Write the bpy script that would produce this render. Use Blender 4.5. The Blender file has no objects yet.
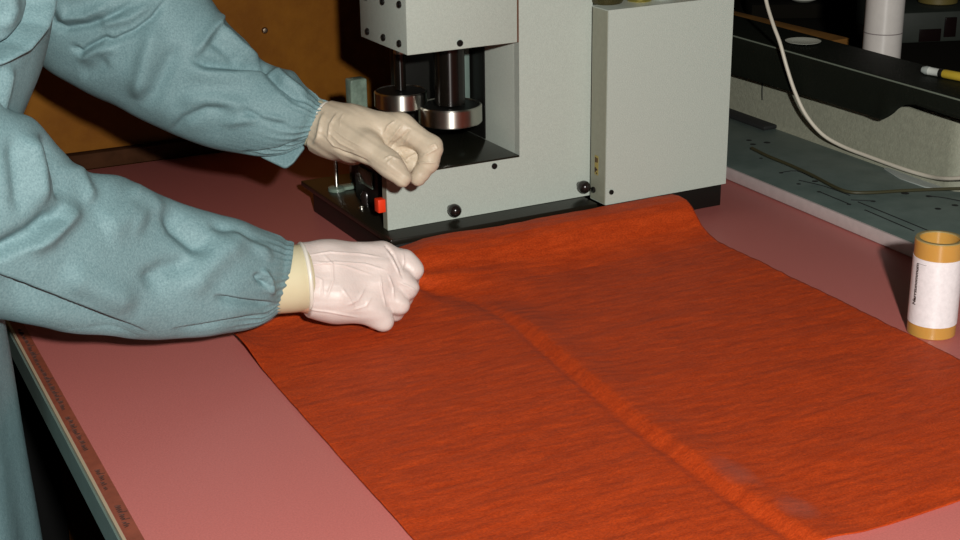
import bpy, bmesh, math, random
import numpy as np
from mathutils import Vector, Matrix, noise
random.seed(4)
SC = bpy.context.scene
COL = SC.collection
R = math.radians

# ------------------------------------------------------------------ frames of reference (metres, table top is z = 0)
FOC, PIT, ROL = 1480.0, R(20.0), R(-0.8)
cF = np.array([0, math.cos(PIT), -math.sin(PIT)])
_r = np.array([1.0, 0, 0]); _u = np.cross(_r, cF)
cR = math.cos(ROL)*_r + math.sin(ROL)*_u
cU = -math.sin(ROL)*_r + math.cos(ROL)*_u
CAM = np.array([0, 0, 0.5])
def ray(x, y): return (x-480)*cR/FOC - (y-270)*cU/FOC + cF
def at(x, y, D): return CAM + ray(x, y)*D
def onz(x, y, h=0.0):
    d = ray(x, y); return CAM + d*((h-CAM[2])/d[2])
def onplane(x, y, P0, n):
    d = ray(x, y); return CAM + d*(((P0-CAM)@n)/(d@n))
def proj(P):
    d = P-CAM; z = d@cF
    return 480+FOC*(d@cR)/z, 270-FOC*(d@cU)/z
YT, YM = R(26.2), R(27.8)
TX = np.array([math.cos(YT), math.sin(YT), 0]); TY = np.array([-math.sin(YT), math.cos(YT), 0]); ZZ = np.array([0, 0, 1.0])
MX = np.array([math.cos(YM), math.sin(YM), 0]); MY = np.array([-math.sin(YM), math.cos(YM), 0])
MO = np.array([-0.0874, 1.3798, 0.0])            # front left corner of the machine's base
def tw(u, v, z=0.0): return u*TX + v*TY + z*ZZ
def tloc(P): return np.array([P@TX, P@TY, P[2]])
def mloc(P): d = P-MO; return np.array([d@MX, d@MY, P[2]])

# ------------------------------------------------------------------ object helpers
def link(name, me, mat=None, parent=None):
    o = bpy.data.objects.new(name, me); COL.objects.link(o)
    if mat: me.materials.append(mat)
    if parent: o.parent = parent
    return o
def tag(o, label=None, cat=None, group=None, kind=None):
    if label: o['label'] = label
    if cat: o['category'] = cat
    if group: o['group'] = group
    if kind: o['kind'] = kind
    return o
def empty(name, loc=(0, 0, 0), rz=0.0):
    o = bpy.data.objects.new(name, None); COL.objects.link(o)
    o.location = loc; o.rotation_euler = (0, 0, rz); o.empty_display_size = 0.02
    return o
def smooth(me, ang=40):
    for p in me.polygons: p.use_smooth = True
    try: me.set_sharp_from_angle(angle=R(ang))
    except Exception: pass
class MB:
    def __init__(s): s.bm = bmesh.new()
    def _add(s, b2):
        me = bpy.data.meshes.new('t'); b2.to_mesh(me); b2.free(); s.bm.from_mesh(me); bpy.data.meshes.remove(me)
    def box(s, x0, x1, y0, y1, z0, z1, bev=0.0, seg=2):
        b = bmesh.new(); bmesh.ops.create_cube(b, size=1)
        for v in b.verts:
            v.co = Vector(((x0+x1)/2+v.co.x*(x1-x0), (y0+y1)/2+v.co.y*(y1-y0), (z0+z1)/2+v.co.z*(z1-z0)))
        if bev: bmesh.ops.bevel(b, geom=b.edges[:], offset=bev, segments=seg, profile=.5, affect='EDGES')
        s._add(b); return s
    def lathe(s, prof, c=(0, 0, 0), axis=(0, 0, 1), n=48, cap=True):
        b = bmesh.new(); rows = []
        for r, z in prof:
            if r < 1e-6: rows.append([b.verts.new((0, 0, z))])
            else: rows.append([b.verts.new((r*math.cos(2*math.pi*i/n), r*math.sin(2*math.pi*i/n), z)) for i in range(n)])
        for a, d in zip(rows[:-1], rows[1:]):
            for i in range(n):
                j = (i+1) % n
                if len(a) == 1 and len(d) == 1: continue
                if len(a) == 1: b.faces.new((a[0], d[j], d[i]))
                elif len(d) == 1: b.faces.new((a[i], a[j], d[0]))
                else: b.faces.new((a[i], a[j], d[j], d[i]))
        if cap:
            if len(rows[0]) > 1: b.faces.new(rows[0][::-1])
            if len(rows[-1]) > 1: b.faces.new(rows[-1])
        q = Vector((0, 0, 1)).rotation_difference(Vector(axis).normalized())
        for v in b.verts: v.co = q @ v.co + Vector(c)
        bmesh.ops.recalc_face_normals(b, faces=b.faces[:])
        s._add(b); return s
    def tube(s, pts, r, n=10, closed=False, sub=6):
        P = [Vector(p) for p in pts]
        if sub > 1 and len(P) > 2: P = catmull(P, sub)
        b = bmesh.new(); rows = []; up = None
        for i, p in enumerate(P):
            t = (P[min(i+1, len(P)-1)] - P[max(i-1, 0)]).normalized()
            if up is None: up = t.orthogonal().normalized()
            up = (up - t*up.dot(t)).normalized(); w = t.cross(up)
            rr = r(i/(len(P)-1)) if callable(r) else r
            rows.append([b.verts.new(p + rr*(math.cos(2*math.pi*k/n)*up + math.sin(2*math.pi*k/n)*w)) for k in range(n)])
        for a, d in zip(rows[:-1], rows[1:]):
            for k in range(n): b.faces.new((a[k], a[(k+1) % n], d[(k+1) % n], d[k]))
        b.faces.new(rows[0][::-1]); b.faces.new(rows[-1])
        bmesh.ops.recalc_face_normals(b, faces=b.faces[:])
        s._add(b); return s
    def prism(s, poly, d0, d1, fn):
        """poly of (a,b); fn(a,b,d)->point"""
        b = bmesh.new()
        A = [b.verts.new(fn(p[0], p[1], d0)) for p in poly]; B = [b.verts.new(fn(p[0], p[1], d1)) for p in poly]
        b.faces.new(A[::-1]); b.faces.new(B)
        for i in range(len(A)):
            j = (i+1) % len(A); b.faces.new((A[i], A[j], B[j], B[i]))
        bmesh.ops.recalc_face_normals(b, faces=b.faces[:])
        s._add(b); return s
    def build(s, name, mat, parent=None, ang=35):
        me = bpy.data.meshes.new(name); s.bm.to_mesh(me); s.bm.free(); smooth(me, ang)
        return link(name, me, mat, parent)
def catmull(P, sub):
    out = []
    for i in range(len(P)-1):
        p0, p1, p2, p3 = P[max(i-1, 0)], P[i], P[i+1], P[min(i+2, len(P)-1)]
        for k in range(sub):
            t = k/sub
            out.append(.5*((2*p1)+(p2-p0)*t+(2*p0-5*p1+4*p2-p3)*t*t+(3*p1-p0-3*p2+p3)*t**3))
    out.append(P[-1]); return out
def np_mesh(name, V, Fq, mat, parent=None):
    me = bpy.data.meshes.new(name)
    me.from_pydata([tuple(map(float, v)) for v in V], [], [tuple(map(int, f)) for f in Fq]); me.update()
    for p in me.polygons: p.use_smooth = True
    return link(name, me, mat, parent)

# ------------------------------------------------------------------ materials
def mat(name, col, rough=.5, metal=0.0, spec=.5, var=0.0, vscale=20.0, col2=None, bump=0.0, bscale=200.0, stretch=(1, 1, 1), coat=0.0,
        trans=0.0, sheen=0.0, sss=0.0, emit=None, ior=1.45, alpha=1.0, aniso=0.0, arot=.0, bump2=0.0, bscale2=10.0):
    m = bpy.data.materials.new(name); m.use_nodes = True
    nt = m.node_tree; N, L = nt.nodes, nt.links; b = N['Principled BSDF']
    b.inputs['Roughness'].default_value = rough; b.inputs['Metallic'].default_value = metal
    b.inputs['Specular IOR Level'].default_value = spec; b.inputs['IOR'].default_value = ior
    b.inputs['Coat Weight'].default_value = coat; b.inputs['Coat Roughness'].default_value = .08
    b.inputs['Transmission Weight'].default_value = trans; b.inputs['Sheen Weight'].default_value = sheen
    b.inputs['Alpha'].default_value = alpha
    if sss:
        b.inputs['Subsurface Weight'].default_value = sss; b.inputs['Subsurface Radius'].default_value = (1, .85, .75); b.inputs['Subsurface Scale'].default_value = .004
    if aniso:
        b.inputs['Anisotropic'].default_value = aniso; b.inputs['Anisotropic Rotation'].default_value = arot
        tg = N.new('ShaderNodeTangent'); tg.direction_type = 'RADIAL'; tg.axis = 'Z'; L.new(tg.outputs[0], b.inputs['Tangent'])
    tc = N.new('ShaderNodeTexCoord'); mp = N.new('ShaderNodeMapping'); mp.inputs['Scale'].default_value = stretch
    L.new(tc.outputs['Object'], mp.inputs['Vector'])
    if var or col2:
        n = N.new('ShaderNodeTexNoise'); n.inputs['Scale'].default_value = vscale; n.inputs['Detail'].default_value = 6; n.inputs['Roughness'].default_value = .65
        L.new(mp.outputs[0], n.inputs['Vector'])
        rp = N.new('ShaderNodeValToRGB'); e = rp.color_ramp.elements
        c2 = col2 if col2 else tuple(c*(1-var) for c in col)
        c1 = col if col2 else tuple(min(1, c*(1+var)) for c in col)
        e[0].position = .35; e[0].color = (*c2, 1); e[1].position = .65; e[1].color = (*c1, 1)
        L.new(n.outputs['Fac'], rp.inputs[0]); L.new(rp.outputs[0], b.inputs['Base Color'])
    else: b.inputs['Base Color'].default_value = (*col, 1)
    if bump:
        n2 = N.new('ShaderNodeTexNoise'); n2.inputs['Scale'].default_value = bscale; n2.inputs['Detail'].default_value = 4
        L.new(mp.outputs[0], n2.inputs['Vector'])
        bp = N.new('ShaderNodeBump'); bp.inputs['Strength'].default_value = bump; bp.inputs['Distance'].default_value = .001
        L.new(n2.outputs['Fac'], bp.inputs['Height']); L.new(bp.outputs[0], b.inputs['Normal'])
        if bump2:
            n3 = N.new('ShaderNodeTexNoise'); n3.inputs['Scale'].default_value = bscale2; n3.inputs['Detail'].default_value = 3
            L.new(mp.outputs[0], n3.inputs['Vector'])
            b2 = N.new('ShaderNodeBump'); b2.inputs['Strength'].default_value = bump2; b2.inputs['Distance'].default_value = .002
            L.new(n3.outputs['Fac'], b2.inputs['Height']); L.new(b2.outputs[0], bp.inputs['Normal'])
    if emit:
        b.inputs['Emission Color'].default_value = (*emit, 1); b.inputs['Emission Strength'].default_value = 1
    return m
M = {}
M['table'] = mat('pink_laminate', (.47, .138, .122), rough=.42, spec=.45, var=.09, vscale=700, bump=.25, bscale=700)
M['strip'] = mat('brown_edge_strip', (.24, .060, .032), rough=.5, var=.15, vscale=60, bump=.3, bscale=300)
M['edge'] = mat('grey_green_edge', (.12, .17, .15), rough=.55, var=.1, vscale=30, bump=.2, bscale=200)
M['edge_line'] = mat('pale_edge_line', (.42, .33, .22), rough=.5)
M['ink'] = mat('dark_ink', (.035, .012, .008), rough=.7)
M['steel_leg'] = mat('black_painted_leg', (.006, .006, .006), rough=.8, spec=.1)
M['wood'] = mat('orange_brown_board', (.20, .076, .005), rough=.6, spec=.15, col2=(.135, .046, .003), vscale=9, bump=.3, bscale=160)
M['batten'] = mat('dark_batten', (.04, .016, .007), rough=.8, spec=.05, var=.2, vscale=30, bump=.3, bscale=100)
M['nail'] = mat('dull_nail', (.25, .2, .15), rough=.4, metal=1)
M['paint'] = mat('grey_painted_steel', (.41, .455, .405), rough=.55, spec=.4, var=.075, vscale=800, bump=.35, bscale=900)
M['paint_edge_shade'] = mat('grey_edge_and_side_shade', (.25, .26, .20), rough=.5, var=.05, vscale=200)  # press panel edge; also the cabinet paint darkened to shade its side
M['black'] = mat('black_enamel', (.006, .006, .005), rough=.45, spec=.35)
M['gloss'] = mat('glossy_black_plate', (.012, .012, .008), rough=.17, spec=.6)
M['rod'] = mat('blued_steel_rod', (.005, .004, .003), rough=.25, spec=.6, aniso=.9, arot=.25)
M['bplate'] = mat('black_base_enamel', (.010, .009, .006), rough=.3, spec=.45, bump=.15, bscale=300)
M['chrome'] = mat('turned_steel', (.62, .61, .55), rough=.37, metal=1, aniso=.9, arot=.25)
M['rubber'] = mat('black_plastic_knob', (.012, .008, .007), rough=.22, spec=.6)
M['screw'] = mat('black_screw', (.02, .018, .016), rough=.3, metal=.6)
M['red'] = mat('red_switch_plastic', (.8, .045, .01), rough=.4)
M['acrylic'] = mat('greenish_acrylic', (.22, .30, .24), rough=.12, trans=.35, var=.3, vscale=60)
M['brown_gap'] = mat('rust_primer_line', (.12, .045, .02), rough=.7)
M['film'] = mat('label_gold', (.3, .24, .06), rough=.5)
M['fabric'] = None
M['cloth'] = mat('teal_smock_cotton', (.205, .325, .345), rough=.6, spec=.40, col2=(.128, .225, .245), vscale=600, bump=.45, bscale=900, bump2=.3, bscale2=55)
M['cloth_dark'] = mat('teal_trouser_cotton', (.18, .32, .34), rough=.85, spec=.2, bump=.4, bscale=900)
M['latex'] = mat('white_latex', (.66, .565, .525), rough=.42, spec=.45, var=.04, vscale=40, bump=.2, bscale=500, sss=.25)
M['latex2'] = mat('tan_latex', (.55, .465, .35), rough=.42, spec=.4, var=.06, vscale=50, bump=.25, bscale=500, sss=.2)
M['cuff'] = mat('cream_rubber_cuff', (.62, .56, .37), rough=.45, spec=.4, sss=.2)
M['bead'] = mat('white_rolled_rim', (.74, .70, .62), rough=.3, spec=.5)
M['skin'] = mat('skin', (.55, .33, .22), rough=.5, sss=.3)
M['hair'] = mat('dark_hair', (.03, .02, .012), rough=.5, bump=.6, bscale=300, stretch=(1, 1, .1))
M['eye'] = mat('eye_white', (.7, .68, .64), rough=.15)
M['shoe'] = mat('shoe_leather', (.02, .02, .02), rough=.4)
M['amber'] = mat('amber_tape_core', (.60, .32, .07), rough=.25, spec=1.0, trans=.15, sss=.15, aniso=.9, arot=.25)
M['paper'] = mat('white_label_paper', (.74, .71, .72), rough=.45, spec=.5, aniso=.8, arot=.25, var=.06, vscale=220)
M['lip'] = mat('brown_core_rim', (.34, .27, .12), rough=.25, trans=.15)
M['plate'] = mat('blue_grey_plate', (.115, .155, .142), rough=.45, spec=.5, col2=(.08, .115, .105), vscale=25, bump=.2, bscale=300)
M['plate_edge'] = mat('milled_plate_edge', (.42, .35, .34), rough=.5, var=.05, vscale=100)
M['cast'] = mat('beige_grey_casting', (.25, .26, .20), rough=.6, spec=.3, var=.10, vscale=160, bump=.6, bscale=450, bump2=.2, bscale2=30)
M['cover'] = mat('black_vinyl_cover', (.008, .010, .007), rough=.6, spec=.15, bump=.5, bscale=300, bump2=.4, bscale2=40)
M['cover_top'] = mat('black_cover_top', (.005, .006, .007), rough=.5, spec=.2, bump=.3, bscale=300)
M['cover_line'] = mat('pale_cover_piping', (.16, .19, .15), rough=.4)
M['cable'] = mat('white_cable', (.60, .56, .47), rough=.4)
M['wire'] = mat('dark_olive_wire', (.045, .042, .02), rough=.4)
M['hole'] = mat('dark_hole', (.006, .007, .007), rough=.8)
M['flange'] = mat('pale_metal_flange', (.34, .38, .36), rough=.4)
M['pvc'] = mat('white_plastic_pipe', (.56, .53, .50), rough=.42, spec=.5, aniso=.8, arot=.25, var=.03, vscale=100)
M['pvc_line'] = mat('pipe_seam', (.22, .19, .19), rough=.6)
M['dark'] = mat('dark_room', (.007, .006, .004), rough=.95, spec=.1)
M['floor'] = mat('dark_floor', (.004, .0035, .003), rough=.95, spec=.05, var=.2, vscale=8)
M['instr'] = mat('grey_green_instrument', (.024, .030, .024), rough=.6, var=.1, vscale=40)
M['window'] = mat('dark_display', (.008, .004, .004), rough=.2)
M['yellow'] = mat('ochre_plastic', (.42, .30, .03), rough=.35)
M['yellow_dim'] = mat('olive_roll', (.14, .11, .03), rough=.5)
M['plank'] = mat('brown_plank', (.20, .09, .018), rough=.6, var=.2, vscale=30)
M['dishp'] = mat('pale_dish', (.55, .58, .5), rough=.4)
M['glassd'] = mat('dark_bottle_glass', (.10, .085, .03), rough=.08, trans=.6)
M['brass'] = mat('brass_fitting', (.6, .5, .16), rough=.3, metal=1)
M['white'] = mat('white_plastic', (.55, .58, .54), rough=.4)

def fabric_material():
    m = bpy.data.materials.new('red_orange_felt'); m.use_nodes = True
    nt = m.node_tree; N, L = nt.nodes, nt.links; b = N['Principled BSDF']
    b.inputs['Roughness'].default_value = .62; b.inputs['Specular IOR Level'].default_value = .10
    b.inputs['Sheen Weight'].default_value = .04; b.inputs['Sheen Tint'].default_value = (1, .4, .3, 1)
    tc = N.new('ShaderNodeTexCoord')
    def noise_n(scale, st, det=4, rough=.6):
        mp = N.new('ShaderNodeMapping'); mp.inputs['Scale'].default_value = st; L.new(tc.outputs['Object'], mp.inputs[0])
        n = N.new('ShaderNodeTexNoise'); n.inputs['Scale'].default_value = scale; n.inputs['Detail'].default_value = det; n.inputs['Roughness'].default_value = rough
        L.new(mp.outputs[0], n.inputs['Vector']); return n.outputs['Fac']
    cr = noise_n(30, (1, 5.5, 1), 6, .65); fine = noise_n(520, (1, 1.5, 1), 4, .75); big = noise_n(5, (1, 1.3, 1), 4)
    rp = N.new('ShaderNodeValToRGB'); e = rp.color_ramp.elements
    e[0].position = .3; e[0].color = (.37, .034, .0035, 1); e[1].position = .72; e[1].color = (.55, .060, .008, 1)
    L.new(cr, rp.inputs[0])
    rp2 = N.new('ShaderNodeValToRGB'); e = rp2.color_ramp.elements
    e[0].position = .3; e[0].color = (.60, .55, .50, 1); e[1].position = .7; e[1].color = (1.22, 1.35, 1.5, 1)
    L.new(fine, rp2.inputs[0])
    mx = N.new('ShaderNodeMix'); mx.data_type = 'RGBA'; mx.blend_type = 'MULTIPLY'; mx.inputs[0].default_value = 1
    L.new(rp.outputs[0], mx.inputs[6]); L.new(rp2.outputs[0], mx.inputs[7])
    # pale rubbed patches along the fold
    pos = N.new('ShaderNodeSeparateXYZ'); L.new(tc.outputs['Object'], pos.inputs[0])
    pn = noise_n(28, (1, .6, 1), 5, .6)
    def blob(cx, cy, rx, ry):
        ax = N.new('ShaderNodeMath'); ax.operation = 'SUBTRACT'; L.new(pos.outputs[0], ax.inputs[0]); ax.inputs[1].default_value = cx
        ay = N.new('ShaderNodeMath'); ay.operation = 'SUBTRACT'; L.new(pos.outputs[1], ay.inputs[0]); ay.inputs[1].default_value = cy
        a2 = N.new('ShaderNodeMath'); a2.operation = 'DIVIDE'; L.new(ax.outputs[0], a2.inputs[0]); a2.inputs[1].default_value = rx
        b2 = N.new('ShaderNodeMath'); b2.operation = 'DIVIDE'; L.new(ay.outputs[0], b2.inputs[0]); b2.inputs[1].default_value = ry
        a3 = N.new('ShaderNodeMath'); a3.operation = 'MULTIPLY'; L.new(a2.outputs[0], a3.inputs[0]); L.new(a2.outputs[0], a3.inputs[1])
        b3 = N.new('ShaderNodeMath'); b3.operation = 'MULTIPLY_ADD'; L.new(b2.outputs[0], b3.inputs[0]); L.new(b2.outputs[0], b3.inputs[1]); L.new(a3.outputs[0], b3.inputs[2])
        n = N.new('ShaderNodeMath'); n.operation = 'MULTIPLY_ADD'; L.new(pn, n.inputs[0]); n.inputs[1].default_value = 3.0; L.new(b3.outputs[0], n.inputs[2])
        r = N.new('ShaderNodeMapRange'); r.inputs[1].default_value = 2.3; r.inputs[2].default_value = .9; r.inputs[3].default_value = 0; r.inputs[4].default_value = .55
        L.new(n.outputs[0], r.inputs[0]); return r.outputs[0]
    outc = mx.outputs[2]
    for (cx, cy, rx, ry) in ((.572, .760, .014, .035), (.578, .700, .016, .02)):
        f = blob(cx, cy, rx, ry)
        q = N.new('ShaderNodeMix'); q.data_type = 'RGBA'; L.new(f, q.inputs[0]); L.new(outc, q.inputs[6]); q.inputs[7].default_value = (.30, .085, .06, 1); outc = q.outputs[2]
    L.new(outc, b.inputs['Base Color'])
    b1 = N.new('ShaderNodeBump'); b1.inputs['Strength'].default_value = .35; b1.inputs['Distance'].default_value = .0012; L.new(cr, b1.inputs['Height'])
    b2 = N.new('ShaderNodeBump'); b2.inputs['Strength'].default_value = .6; b2.inputs['Distance'].default_value = .0010; L.new(fine, b2.inputs['Height']); L.new(b1.outputs[0], b2.inputs['Normal'])
    b3 = N.new('ShaderNodeBump'); b3.inputs['Strength'].default_value = .5; b3.inputs['Distance'].default_value = .006; L.new(big, b3.inputs['Height']); L.new(b3.outputs[0], b1.inputs['Normal'])
    L.new(b2.outputs[0], b.inputs['Normal'])
    return m
M['fabric'] = fabric_material()

# ------------------------------------------------------------------ setting
def struct(o): return tag(o, kind='structure')
def quadbox(name, u0, u1, v0, v1, z0, z1, m, bev=0.0):
    o = MB().box(u0, u1, v0, v1, z0, z1, bev).build(name, m); o.rotation_euler = (0, 0, YT); return o
struct(quadbox('floor', -3, 5, -1.5, 5.2, -.95, -.90, M['floor']))
struct(quadbox('wall_back', -3, 1.13, 1.802, 1.84, -.90, 1.9, M['wood']))
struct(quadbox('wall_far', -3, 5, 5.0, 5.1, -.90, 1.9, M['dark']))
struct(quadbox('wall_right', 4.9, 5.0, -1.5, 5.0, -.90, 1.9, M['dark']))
bt = quadbox('trim_1', .15, 1.13, 1.785, 1.802, .0, .020, M['batten'], .002); struct(bt)
n = MB().lathe([(.0, .004), (.003, .0032), (.0042, .001), (.0042, 0)], c=tuple(tw(.586, 1.802, .146)), axis=tuple(-TY), n=16).build('nail', M['nail'])
tag(n, 'small dull nail head in the orange-brown wooden board', 'nail')

# ------------------------------------------------------------------ table
tb = empty('worktable', (0, 0, 0), YT); tag(tb, 'large pink laminate worktable with a brown inked strip along its left edge', 'table')
MB().box(.1675, 1.272, .42, 1.785, -.028, 0, .0008).build('tabletop', M['table'], tb)
MB().box(.164, .1675, .42, 1.785, -.0275, -.0035).build('edge_band', M['edge'], tb)
MB().box(.1655, .1677, .42, 1.785, -.0035, .0003).build('edge_trim', M['edge_line'], tb)
st = MB().box(.168, .1785, .42, 1.785, -.001, .0004).build('edge_strip', M['strip'], tb)
# handwritten marks on the strip
for (v0, v1, dens) in ((1.29, 1.10, 1.0), (1.085, 1.03, .9), (.985, .955, .7), (.925, .90, .6), (1.40, 1.31, 1)):
    v = v0; mk = MB()
    while v > v1:
        k = random.randint(2, 4); hgt = random.uniform(.0028, .0042); x0 = .1705+random.uniform(0, .001)
        pts = []
        for i in range(k*2+1):
            pts.append((x0+(hgt if i % 2 else 0)*random.uniform(.6, 1.1), v-i*.0013, .0006))
        if random.random() < .4: pts.append((x0+hgt*1.7, v-(k*2)*.0013, .0006))
        mk.tube(pts, .00030, n=5, sub=4)
        v -= (k*2+1)*.0013+random.uniform(.0004, .0012)/dens
    mk.build('ink_writing', M['ink'], st)
for (u, v) in ((.23, .48), (1.21, .48), (.23, 1.72), (1.21, 1.72)):
    MB().box(u-.025, u+.025, v-.025, v+.025, -.90, -.028, .003).build('leg', M['steel_leg'], tb)
MB().box(.30, 1.15, 1.66, 1.70, -.12, -.028, .003).build('apron', M['steel_leg'], tb)

# ------------------------------------------------------------------ red fabric
prof_y = [-.70, -.12, -.10, -.0854, -.0705, -.0608, -.0511, -.0396, -.0245, -.012, -.004, -.0035]
prof_z = [0, 0, .0005, .0038, .0104, .0176, .0248, .0292, .0300, .0285, .0225, .018]
def make_fabric():
    nu, nv = 300, 380
    ub, V = [], []
    for j in range(nv+1):
        t = j/nv
        for i in range(nu+1):
            s = i/nu
            # near edge and far edge follow the machine's direction, side edges the table's
            u = .335 + (.858-.335)*s
            P_far = MO + (-.0036)*MY; a = (u - P_far@TX)/(MX@TX); vfar = (P_far + a*MX)@TY
            Pn = tw(.5891, .655); b_ = (u-.5891)/(MX@TX); vnear = (Pn + b_*MX)@TY
            tt = 1-(1-t)**1.0
            v = vnear + (vfar-vnear)*tt
            # left of the machine corner the far edge is cut back: corner is gripped by the hand
            if u < .55:
                f = (.55-u)/(.55-.335); v_c = vfar - f*.098 ; v = vnear + (v_c-vnear)*tt
            edge = .0015*noise.noise(Vector((v*9, 3+s*0, 0)))
            du = edge*(1-s)*1.0 + .0012*noise.noise(Vector((v*8, 9, 0)))*s
            P = tw(u+du, v)
            y = (P-MO)@MY
            z = np.interp(y, prof_y, prof_z)
            if u < .56: z *= max(.8, 1-(.56-u)/.2)
            # fold ridge
            ur = np.interp(v, [.6, .727, .854, .992, 1.076, 1.148, 1.21], [.562, .5533, .5532, .5617, .568, .5642, .542])
            d = u-ur-.010; A = np.interp(v, [.6, 1.04, 1.12, 1.18], [.0036, .0046, .0022, .0])
            z += A*math.exp(-(d/(.0075 if d < 0 else .022))**2) - .0024*math.exp(-((d+.0135)/.0050)**2)*(A/.0045)
            # pull folds radiating from the gripped corner
            h = onz(405, 292); r = math.hypot(P[0]-h[0], P[1]-h[1]); th = math.atan2(P[1]-h[1], P[0]-h[0])
            w = math.exp(-(r/.085)**2)
            z += .0060*w*(.55+.45*math.sin(th*5+1.0))*np.clip((-y-.004)/.06, 0, 1)
            z += .0028*math.exp(-((r-.10)/.05)**2)*math.sin(th*6+.6)*max(0, math.cos(th-.1))
            # small lengthwise crêpe
            q = Vector((P@MX*7, P@MY*55, 0))
            z += .0007*noise.noise(q) + .0010*noise.noise(Vector((u*14, v*22, 4))) + .0004*noise.noise(Vector((u*60, v*160, 4)))
            z += .0030 - .0016*np.clip((y+.12)/.06, 0, 1)
            # lifted left edge
            if u < .375: z += .0085*((.375-u)/.04)**2*math.exp(-((v-1.15)/.05)**2)
            P = P + max(z, .0010)*ZZ
            V.append(P)
    F = [(j*(nu+1)+i, j*(nu+1)+i+1, (j+1)*(nu+1)+i+1, (j+1)*(nu+1)+i) for j in range(nv) for i in range(nu)]
    V = np.array(V)
    loc = np.stack([V@TX, V@TY, V[:, 2]], 1)
    o = np_mesh('fabric_sheet', loc, F, M['fabric']); o.rotation_euler = (0, 0, YT)
    md = o.modifiers.new('thickness', 'SOLIDIFY'); md.thickness = .0007; md.offset = -1
    tag(o, 'large rectangular sheet of red-orange fabric with a long fold, spread over the pink table', 'fabric')
make_fabric()

# ------------------------------------------------------------------ machine (local frame: x along its front, y into depth)
ma = empty('press_machine', tuple(MO), YM); tag(ma, 'grey steel bench press with overhanging screwed head and round steel discs, on a black base', 'machine')
MB().box(0, .2405, 0, .240, .024, .030, .0012).build('base_plate', M['bplate'], ma)
MB().box(.004, .238, .004, .215, 0, .024, .001).build('base_body', M['black'], ma)
fp = MB()
poly = [(.0100, .0305), (.2485, .0305), (.2485, .52), (.1617, .52), (.1617, .0852), (.0100, .0852)]
fp.prism(poly, .028, .038, lambda a, b, d: (a, d, b)); fp_o = fp.build('front_panel', M['paint'], ma)
MB().box(.0096, .0102, .0284, .0378, .031, .085).build('panel_edge', M['paint_edge_shade'], ma)
col_ = MB(); col_.box(.1617, .2485, .0385, .232, .0305, .52, .001); col_.build('column', M['paint'], ma)
MB().box(.0102, .1612, .0270, .205, .0855, .0875, .0006).build('shelf', M['gloss'], ma)
MB().box(.045, .160, .046, .20, .0305, .085, .001).build('lower_housing', M['black'], ma)
MB().box(.037, .1600, .028, .140, .2049, .52, .0012).build('head', M['paint'], ma)
MB().box(.1602, .1615, .0285, .135, .2049, .52).build('gap_strip', M['brown_gap'], ma)
MB().box(.080, .1612, .150, .165, .0305, .52, .002).build('rear_plate', M['black'], ma)
MB().box(.1606, .1617, .1015, .1500, .0880, .2045).build('inner_liner', M['black'], ma)
def screw_mesh(r, h=.0022):
    return MB().lathe([(r*.92, 0), (r, h*.3), (r*.96, h*.75), (r*.80, h), (r*.48, h), (r*.44, h*.25), (0, h*.2)], n=20)
def screw(x, y, z, axis, r=.0034, parent=ma, m='screw'):
    o = screw_mesh(r).build('screw', M[m], parent, 30)
    o.location = (x, y, z); o.rotation_euler = Vector((0, 0, 1)).rotation_difference(Vector(axis)).to_euler(); return o
for (x, y, z) in ((.037, .1205, .2136), (.037, .0812, .214), (.037, .0438, .2143), (.037, .0410, .2529), (.037, .0805, .250), (.037, .1205, .2490)):
    screw(x, y, z, (-1, 0, 0), .0037)
screw(.0943, .028, .2113, (0, -1, 0), .0034); screw(.1316, .028, .0800, (0, -1, 0), .0032)
for (x_, y_) in ((455, 210.5), (584.5, 187)):
    q_ = mloc(onplane(x_, y_, MO+MY*.0165, MY)); x, z = q_[0], q_[2]
    k = MB().lathe([(0, .0), (.0030, .0), (.0036, .003), (.0052, .0055), (.0064, .0085), (.0066, .0115), (.0058, .0150), (.0036, .0175), (0, .0185)], n=32)
    ko = k.build('ball_knob', M['rubber'], ma); ko.location = (x, .028, z); ko.rotation_euler = (R(90), 0, 0)
# disc columns
def disc_col(x, y, rd, z0, z1, rr):
    MB().lathe([(0, z1+.001), (rr, z1+.001), (rr, .2055)], c=(x, y, 0), cap=False).build('ram_rod', M['rod'], ma)
    MB().lathe([(0, z0), (rd-.0012, z0), (rd, z0+.0012), (rd, z1-.0012), (rd-.0012, z1), (rd*.93, z1), (rd*.92, z1-.002), (rr, z1-.002), (0, z1-.002)], c=(x, y, 0), n=96, cap=False).build('press_disc', M['chrome'], ma)
    MB().lathe([(0, z1-.0018), (rd*.915, z1-.0018), (rd*.90, z1-.0008), (rr, z1-.0008)], c=(x, y, 0), n=64, cap=False).build('disc_inlay', M['black'], ma)
disc_col(.1135, .090, .0335, .1155, .1345, .0160)
disc_col(.0703, .118, .0278, .1320, .1490, .0060)
MB().lathe([(.0063, .188), (.0063, .205)], c=(.0703, .118, 0), n=24).build('rod_sleeve', M['chrome'], ma)
g1_ = mloc(onplane(464, 80, MO+MY*.13, MY))[0]; g2_ = mloc(onplane(470, 80, MO+MY*.13, MY))[0]
MB().box(g1_, g2_, .130, .136, .1150, .2045, .001).build('guide_strip', M['edge'], ma)
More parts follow.
